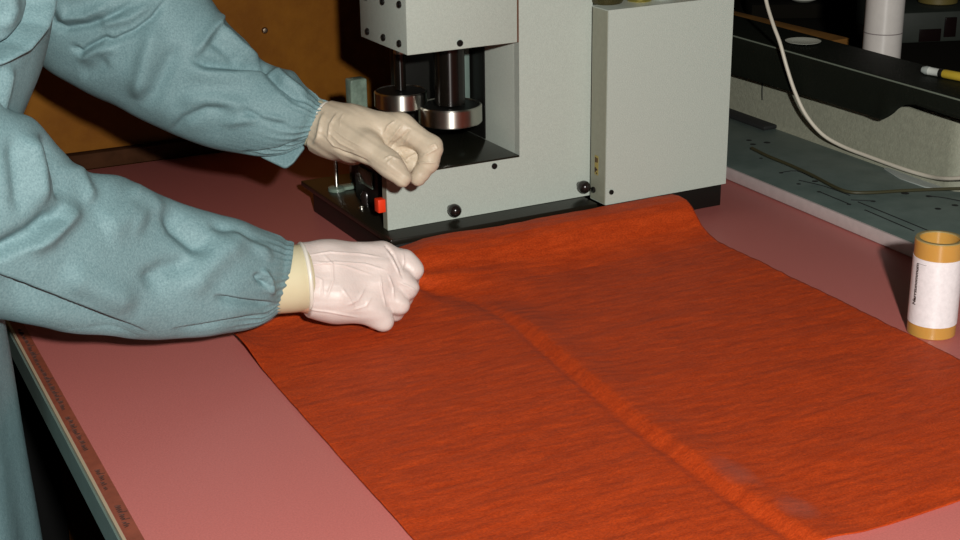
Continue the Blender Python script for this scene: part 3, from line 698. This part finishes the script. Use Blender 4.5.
# gloves
def glove(fn, lo, hi, cut, name, m, lines, wr):
    c, nrm_ = cut
    def f2(P): return np.maximum(fn(P), clip_d(P, c, nrm_))
    V, F = surface_nets(f2, lo, hi, .00085)
    V = relax(V, F, 2)
    n = vnormals(V, F)
    cen = V.mean(0); sgn = 1 if ((V-cen)*n).sum() > 0 else -1
    n = n*sgn
    # creased rubber: bands of small wrinkles
    disp = np.array([noise.noise(Vector((wr[0]*(v@cR)+wr[1]*(v@cU), wr[2]*(v@cU)-wr[3]*(v@cR), 60*(v@cF)))) for v in V])
    V = V + n*(disp*wr[4])[:, None]
    V = folds(V, F, lines, sgn)
    if sgn < 0: F = F[:, ::-1]
    return np_mesh(name, V, F, m, person)
rg = hand_fn(rh_palm, rh_f, 0, k=.008)
allp = np.array([a for s in rh_palm for (a, r) in s]+[a for c in rh_f for (a, r) in c])
R_lines = [([(303, 256), (330, 252), (360, 254), (386, 258)], .0008, .7, .7), ([(300, 266), (335, 262), (365, 264), (392, 272)], .0008, .7, .7), ([(322, 253), (332, 264), (333, 280), (326, 300)], .0006, 1.0, 1.0),
           ([(386, 250), (393, 262), (400, 276)], .0011, .8, .8), ([(392, 252), (400, 268), (403, 280)], -.0010, .9, .9), ([(380, 274), (382, 292), (386, 308)], .0008, .8, .8), ([(388, 274), (393, 288), (394, 300)], .0008, .8, .8),
           ([(403, 252), (404, 262), (402, 270)], .0007, .7, .7), ([(398, 282), (410, 287), (418, 292)], .0006, .8, .8), ([(310, 275), (322, 280), (322, 298)], .0005, .9, .9), ([(300, 308), (330, 312), (362, 318)], .0006, .9, .9),
           ([(345, 306), (358, 300), (366, 286)], .0006, 1.2, 1.2), ([(352, 310), (366, 306), (372, 296)], .0006, 1.0, 1.0), ([(306, 262), (318, 262), (345, 266), (375, 276)], .0006, .8, .8),
           ([(384, 244), (390, 250), (394, 256)], -.0012, 1.2, 1.2), ([(340, 285), (350, 300), (356, 312)], .0004, 1.2, 1.2)]
ax_r = at(300, 279, 1.275)-at(280, 279, 1.268); ax_r /= np.linalg.norm(ax_r)
g1 = glove(rg, allp.min(0)-.03, allp.max(0)+.03, (at(303, 279, 1.275), ax_r-cF*.0+cU*.10), 'glove', M['latex'], R_lines, (30, 0, 160, 0, .0007))
tag(g1, 'pinkish white translucent glove')
lg = hand_fn(lh_palm, lh_f, 0)
allp = np.array([a for s in lh_palm for (a, r) in s]+[a for c in lh_f for (a, r) in c])
L_lines = [([(338, 112), (330, 125), (328, 140)], .0012, 1.3, 1.3), ([(325, 110), (321, 122), (318, 138), (312, 146)], .0016, 2.0, 2.0), ([(344, 113), (340, 120), (340, 128)], .0006, .8, .8),
           ([(330, 146), (350, 155), (372, 164)], -.0018, 1.6, 1.6), ([(324, 134), (334, 146), (352, 154)], .0008, 1.0, 1.0), ([(328, 132), (340, 143), (358, 152)], .0008, .9, .9), ([(332, 128), (345, 138), (364, 148)], .0006, .9, .9),
           ([(383, 136), (388, 126), (396, 120)], .0009, 1.0, 1.0), ([(386, 146), (398, 130), (404, 122)], .0009, 1.1, 1.1), ([(389, 149), (402, 138), (411, 128)], -.0014, 1.5, 1.5), ([(394, 155), (404, 152), (414, 150)], .0007, .9, .9),
           ([(396, 146), (404, 144), (410, 136)], .0007, .9, .9), ([(417, 164), (426, 162), (437, 163)], .0009, .8, .8), ([(420, 158), (430, 152), (440, 147)], .0008, .9, .9), ([(428, 147), (435, 144), (438, 150)], .0006, .8, .8),
           ([(383, 160), (390, 156), (397, 158)], .0007, .8, .8), ([(385, 165), (393, 158), (402, 160)], .0006, .8, .8), ([(404, 160), (412, 156), (418, 153)], .0008, .9, .9), ([(399, 150), (405, 157), (409, 164)], -.0012, 1.4, 1.4)]
ax_l = at(330, 130, 1.418)-at(306, 119, 1.425); ax_l /= np.linalg.norm(ax_l)
g2 = glove(lg, allp.min(0)-.03, allp.max(0)+.03, (at(321, 126, 1.419), ax_l), 'glove', M['latex2'], L_lines, (70, 90, 190, -120, .0007))
tag(g2, 'beige wrinkled glove')
# cuffs: cream inner layer and rolled rims
def ring_pts(c, ax, r, e=1.0, n=40):
    ax = Vector(ax).normalized(); u_ = Vector(cU); u_ = (u_-ax*u_.dot(ax)).normalized(); w_ = ax.cross(u_)
    return [Vector(c)+u_*r*math.cos(2*math.pi*i/n)+w_*r*e*math.sin(2*math.pi*i/n) for i in range(n+1)]
def cuff(stations, m, name):
    bm = bmesh.new(); rows = []
    for c, ax, r, e in stations: rows.append([bm.verts.new(p) for p in ring_pts(c, ax, r, e, 72)[:-1]])
    for a, b in zip(rows[:-1], rows[1:]):
        for i in range(72): bm.faces.new((a[i], a[(i+1) % 72], b[(i+1) % 72], b[i]))
    bmesh.ops.recalc_face_normals(bm, faces=bm.faces[:])
    mb = MB(); mb._add(bm); return mb.build(name, m, person, 60)
cuff([(at(270, 281, 1.262), ax_r, .0285, 1), (at(290, 279, 1.270), ax_r, .0292, 1), (at(303, 278, 1.275), ax_r+cU*.1, .0292, 1), (at(306, 277, 1.276), ax_r+cU*.1, .0265, 1)], M['cuff'], 'glove_cuff')
MB().tube([tuple(p) for p in ring_pts(at(304.5, 277.5, 1.275), ax_r+cU*.12-cF*.12, .0292, 1.0)], .0019, n=10, sub=1).build('glove_rim', M['bead'], g1)
cuff([(at(298, 117, 1.425), ax_l, .0225, 1), (at(312, 122, 1.42), ax_l, .0232, 1), (at(322, 126.5, 1.419), ax_l, .0232, 1)], M['cuff'], 'glove_cuff')
MB().tube([tuple(p) for p in ring_pts(at(321.5, 126.3, 1.42), Vector(ax_l)+Vector(cU)*.1, .0231, 1.0)], .0019, n=10, sub=1).build('glove_rim', M['bead'], g2)

# --- smock: sleeves are swept through stations, folds pushed into the cloth
def cat1(A, n):
    A = np.array(A, float); m = len(A)-1; out = []
    for t in np.linspace(0, m, n):
        i = min(int(t), m-1); f = t-i
        p0, p1, p2, p3 = A[max(i-1, 0)], A[i], A[i+1], A[min(i+2, m)]
        out.append(.5*((2*p1)+(p2-p0)*f+(2*p0-5*p1+4*p2-p3)*f*f+(3*p1-p0-3*p2+p3)*f**3))
    return np.array(out)
def sleeve(name, st, fl, seed, kd, gather, ns=420, nt=260, noisea=.0042):
    S = cat1([[*s[0], *s[1], s[2]] for s in st], ns)
    V = []
    # arc length resample
    cen = np.array([at((s[0]+s[2])/2, (s[1]+s[3])/2, s[4]) for s in S])
    L = np.concatenate([[0], np.cumsum(np.linalg.norm(np.diff(cen, axis=0), axis=1))]); tt = np.linspace(0, L[-1], ns)
    S = np.stack([np.interp(tt, L, S[:, i]) for i in range(5)], 1)
    for j, s in enumerate(S):
        A = at(s[0], s[1], s[4]); B = at(s[2], s[3], s[4]); C_ = (A+B)/2; w = (A-B)/2; hw = np.linalg.norm(w)
        d = C_-CAM; d /= np.linalg.norm(d)
        dend = L[-1]-tt[j]
        for i in range(nt):
            th = 2*math.pi*i/nt
            g = 1+gather*math.exp(-(dend/.022)**1.3)*math.sin(th*34+1.5*math.sin(th*5)+seed)*(.6+.4*math.sin(th*7+seed))
            g *= 1 - .05*math.exp(-((dend-.008)/.004)**2)*(gather > 0)
            P = C_ + (w*math.cos(th) - d*hw*(kd+(1.03-kd)*math.exp(-(dend/.05)**2))*math.sin(th))*g
            V.append(P)
    V = np.array(V)
    F = np.array([(j*nt+i, j*nt+(i+1) % nt, (j+1)*nt+(i+1) % nt, (j+1)*nt+i) for j in range(ns-1) for i in range(nt)])
    n = vnormals(V, F); C0 = cen.mean(0)
    sg = 1 if (n.reshape(ns, nt, 3)*(V.reshape(ns, nt, 3)-V.reshape(ns, nt, 3).mean(1)[:, None])).sum() > 0 else -1
    n *= sg
    ax = (cen[-1]-cen[0]); ax /= np.linalg.norm(ax)
    disp = np.array([noisea*noise.noise(Vector(tuple(v*9+ax*(v@ax)*(-4)))+Vector((seed, 0, 0))) + noisea*.45*noise.noise(Vector(tuple(v*28))+Vector((seed, 5, 0))) for v in V])
    V = V+n*disp[:, None]
    V = folds(V, F, fl, sg)
    if sg < 0: F = F[:, ::-1]
    return V, F
near_st = [((-60, -165), (-95, -135), 1.08), ((-66, -180), (-165, -80), 1.01), ((-40, -60), (-175, 30), 1.00), ((-22, 40), (-150, 140), 1.03), ((2, 104), (-110, 250), 1.05), ((34, 122), (-45, 310), 1.075), ((62, 150), (15, 320), 1.10),
           ((84, 172), (62, 331), 1.125), ((120, 177), (105, 335), 1.15), ((160, 197), (150, 338), 1.18), ((200, 210), (190, 337), 1.20), ((238, 219), (226, 333), 1.22),
           ((266, 230), (256, 327), 1.245), ((284, 238), (274, 318), 1.262), ((294, 243.5), (285, 310), 1.27)]
near_f = [([(-20, 270), (5, 279), (60, 300), (110, 319), (150, 334)], -.0085, 1.6, 20), ([(-20, 262), (5, 254), (35, 238), (58, 218), (64, 200)], -.0090, 12, 3.5), ([(62, 206), (60, 180), (50, 150), (40, 130)], -.0055, 5, 10),
          ([(70, 160), (82, 184), (94, 206)], .0040, 8, 7), ([(20, 250), (45, 238), (70, 215), (78, 200)], .0050, 8, 10), ([(28, 130), (38, 170), (42, 210)], .0050, 8, 8), ([(12, 130), (18, 180), (22, 220)], -.0035, 9, 9),
          ([(165, 205), (176, 228), (196, 246), (215, 250)], -.0060, 12, 8), ([(140, 285), (165, 268), (195, 262)], -.0045, 9, 14), ([(190, 300), (200, 275), (225, 250), (250, 240)], .0045, 13, 13),
          ([(213, 295), (242, 300), (278, 304)], -.0050, 1.0, 7), ([(170, 330), (200, 326), (250, 317), (272, 314)], -.0045, 1.0, 9), ([(256, 272), (260, 280), (268, 284)], -.0030, 3, 3), ([(262, 268), (270, 282), (272, 298)], .0028, 3, 3),
          ([(100, 230), (130, 215), (150, 225)], .0035, 16, 16), ([(60, 270), (100, 290), (140, 308)], .0040, 14, 14), ([(125, 185), (150, 200), (165, 215)], .0030, 8, 8), ([(205, 222), (240, 232), (268, 246)], -.0030, 5, 6), ([(225, 228), (255, 244), (275, 262)], .0025, 5, 5)]
far_st = [((-40, -215), (-70, -190), 1.30), ((30, -200), (-110, -120), 1.29), ((120, -110), (-30, -20), 1.34), ((170, -45), (18, 20), 1.38), ((200, -16), (38, 58), 1.40), ((224, 16), (78, 86), 1.405), ((246, 40), (122, 107.5), 1.41),
          ((262, 58), (165, 128), 1.412), ((281, 66.5), (207, 144), 1.415), ((295, 70), (240, 152), 1.417), ((307, 84), (268, 157), 1.418), ((319, 94), (290, 154), 1.42), ((329, 101), (304, 146), 1.42)]
far_f = [([(228, 8), (211, 32), (193, 58)], .0042, 4, 7), ([(186, 57), (205, 66.5), (235, 68), (282, 67)], -.0060, 9, 2.2), ([(212, 20), (238, 45), (268, 69)], .0045, 4, 4.5), ([(206, 36), (225, 50), (244, 64)], -.0030, 6, 6), ([(228, 18), (252, 44), (276, 66)], -.0028, 3, 3), ([(180, 68), (215, 74), (265, 75)], .0030, 6, 10),
         ([(68, 44), (82, 53), (90, 47), (105, 39), (120, 43)], -.0040, 3, 3), ([(76, 60), (96, 50), (120, 47)], .0030, 5, 6), ([(50, 4), (54, 24), (66, 29), (90, 25), (112, 16), (140, 0)], -.0042, 4, 4), ([(56, 2), (66, 16), (85, 15), (115, 2)], .0045, 6, 6),
         ([(104, 44), (135, 30), (152, 17), (168, -4)], -.0032, 1.5, 5), ([(156, 22), (146, 58), (137, 100)], .0048, 11, 9), ([(180, 42), (162, 76), (146, 108)], -.0040, 9, 9), ([(98, 8), (106, 22), (128, 19), (155, 2)], .0030, 5, 5), ([(110, 60), (95, 70), (78, 74)], -.0025, 8, 8),
         ([(168, 136), (185, 117), (206, 108), (238, 109)], -.0028, 4, 6), ([(175, 98), (215, 99), (255, 110)], .0032, 7, 9), ([(238, 106), (262, 119), (292, 126)], -.0030, 3, 5), ([(218, 124), (255, 118), (292, 122)], .0026, 5, 5), ([(120, 70), (170, 110), (220, 130)], .0025, 14, 14),
         ([(262, 62), (280, 84), (305, 104)], -.0040, 2.5, 5), ([(270, 64), (286, 79), (310, 98)], .0028, 3, 3), ([(240, 152), (258, 152.5), (280, 149), (302, 139)], -.0028, 1.2, 2.5)]
smock_parts = []
# torso of the smock: loft of rounded sections
secs = [  # u, v, z, half depth (u), half width (v)
    (.004, 1.220, -.42, .152, .250), (.010, 1.220, -.25, .142, .240), (.014, 1.220, -.10, .136, .225), (.016, 1.221, .02, .132, .205), (.020, 1.223, .12, .131, .190),
    (.040, 1.225, .21, .135, .190), (.066, 1.228, .27, .138, .195), (.078, 1.230, .32, .138, .195), (.080, 1.235, .38, .130, .205), (.098, 1.237, .43, .105, .165), (.118, 1.238, .462, .068, .075), (.128, 1.238, .485, .064, .066)]
A_ = cat1(secs, 400); nt = 420; V = []
for s in A_:
    for i in range(nt):
        th = 2*math.pi*i/nt; c_, s_ = math.cos(th), math.sin(th)
        e = .82; x = math.copysign(abs(c_)**e, c_); y = math.copysign(abs(s_)**e, s_)
        hang = np.clip((.15-s[2])/.4, 0, 1)
        g = 1 + hang*.035*math.sin(th*11+1.2*math.sin(th*3)+s[2]*2) + .015*noise.noise(Vector((c_*3, s_*3, s[2]*9)))
        V.append(tw(s[0]+x*s[3]*g, s[1]+y*s[4]*g, s[2]))
V = np.array(V); F = np.array([(j*nt+i, j*nt+(i+1) % nt, (j+1)*nt+(i+1) % nt, (j+1)*nt+i) for j in range(399) for i in range(nt)])
n_ = vnormals(V, F); sg_ = 1 if (n_*(V-V.mean(0))).sum() > 0 else -1
V = folds(V, F, [([(36, -60), (44, -20), (43, 2), (35, 25), (18, 46), (-6, 60), (-40, 72)], .0075, 5, 4), ([(22, -60), (32, -20), (33, 4), (28, 22), (12, 42), (-10, 54), (-40, 64)], -.0085, 4, 3.5), ([(10, 62), (4, 90), (-4, 120)], .004, 5, 8), ([(6, -20), (10, 10), (0, 34)], .004, 9, 7)], sg_)
smock = np_mesh('smock', V, F, M['cloth'], person)
for (st, fl, sd, kd, nm) in ((near_st, near_f, 2.0, .78, 'sleeve'), (far_st, far_f, 7.0, .82, 'sleeve')):
    V, F = sleeve(nm, st, fl, sd, kd, .045)
    so = np_mesh(nm, V, F, M['cloth'], smock)
# loose flap of the far cuff
fb = [at(248, 149, 1.418), at(262, 158, 1.416), at(285, 169, 1.412), at(293, 163, 1.411), at(305, 147, 1.416), at(296, 140, 1.422), at(270, 146, 1.42)]
bmh = bmesh.new(); fr_ = [bmh.verts.new(tuple(p)) for p in fb]; bk_ = [bmh.verts.new(tuple(p+cF*.010)) for p in fb]
bmh.faces.new(fr_); bmh.faces.new(bk_[::-1])
for i in range(len(fb)): bmh.faces.new((fr_[i], bk_[i], bk_[(i+1) % len(fb)], fr_[(i+1) % len(fb)]))
bmesh.ops.recalc_face_normals(bmh, faces=bmh.faces[:]); bmesh.ops.bevel(bmh, geom=bmh.edges[:], offset=.0028, segments=3, profile=.5, affect='EDGES')
mb = MB(); mb._add(bmh); mb.build('cuff_fold', M['cloth'], smock, 60)
# trousers and shoes
def tr_fn(P):
    d = None
    for a, b, ra, rb in ((pelvis, hip_r, .095, .09), (pelvis, hip_l, .095, .09), (hip_r, kn_r, .098, .078), (hip_l, kn_l, .098, .078), (kn_r, an_r, .078, .066), (kn_l, an_l, .078, .066)):
        e = cone_d(P, a, b, ra, rb); d = e if d is None else smin(d, e, .03)
    return np.maximum(d, P[..., 2]-.08)
V, F = surface_nets(tr_fn, (-.85, .85, -.90), (-.25, 1.45, .12), .012); to = np_mesh('trousers', V, F, M['cloth_dark'], person); fix_normals(to)
for an in (an_r, an_l):
    def sf(P):
        d = smin(cone_d(P, an-TX*.03-ZZ*.035, an+TX*.14-ZZ*.045, .046, .040), cone_d(P, an, an-ZZ*.03, .046, .048), .03)
        return np.maximum(d, -.899-P[..., 2])
    V, F = surface_nets(sf, an-np.array([.2, .2, .1]), an+np.array([.25, .25, .08]), .006); s_o = np_mesh('shoe', V, F, M['shoe'], person); fix_normals(s_o)

# ------------------------------------------------------------------ light: the photographer's flash, and a little room light
fl_d = bpy.data.lights.new('flash', 'SPOT'); fl_d.energy = 136; fl_d.shadow_soft_size = .024; fl_d.color = (1, .97, .92); fl_d.spot_size = R(95); fl_d.spot_blend = .12
flo = bpy.data.objects.new('flash', fl_d); COL.objects.link(flo); fp0 = CAM - cF*.35 + cR*.165 + cU*.088
flo.location = tuple(fp0); tgt = Vector(at(480, 270, 1.5)); flo.rotation_euler = (tgt-Vector(fp0)).to_track_quat('-Z', 'Y').to_euler()
w = bpy.data.worlds.new('World'); SC.world = w; w.use_nodes = True
w.node_tree.nodes['Background'].inputs[0].default_value = (.55, .8, .7, 1); w.node_tree.nodes['Background'].inputs[1].default_value = .006

# ------------------------------------------------------------------ camera
cd = bpy.data.cameras.new('camera'); cam = bpy.data.objects.new('camera', cd); COL.objects.link(cam)
cd.sensor_width = 36; cd.lens = FOC/960*36; cd.clip_start = .05
m4 = Matrix(((cR[0], cU[0], -cF[0], CAM[0]), (cR[1], cU[1], -cF[1], CAM[1]), (cR[2], cU[2], -cF[2], CAM[2]), (0, 0, 0, 1)))
cam.matrix_world = m4; SC.camera = cam
SC.view_settings.view_transform = 'Standard'; SC.view_settings.look = 'None'; SC.view_settings.exposure = 0; SC.view_settings.gamma = 1
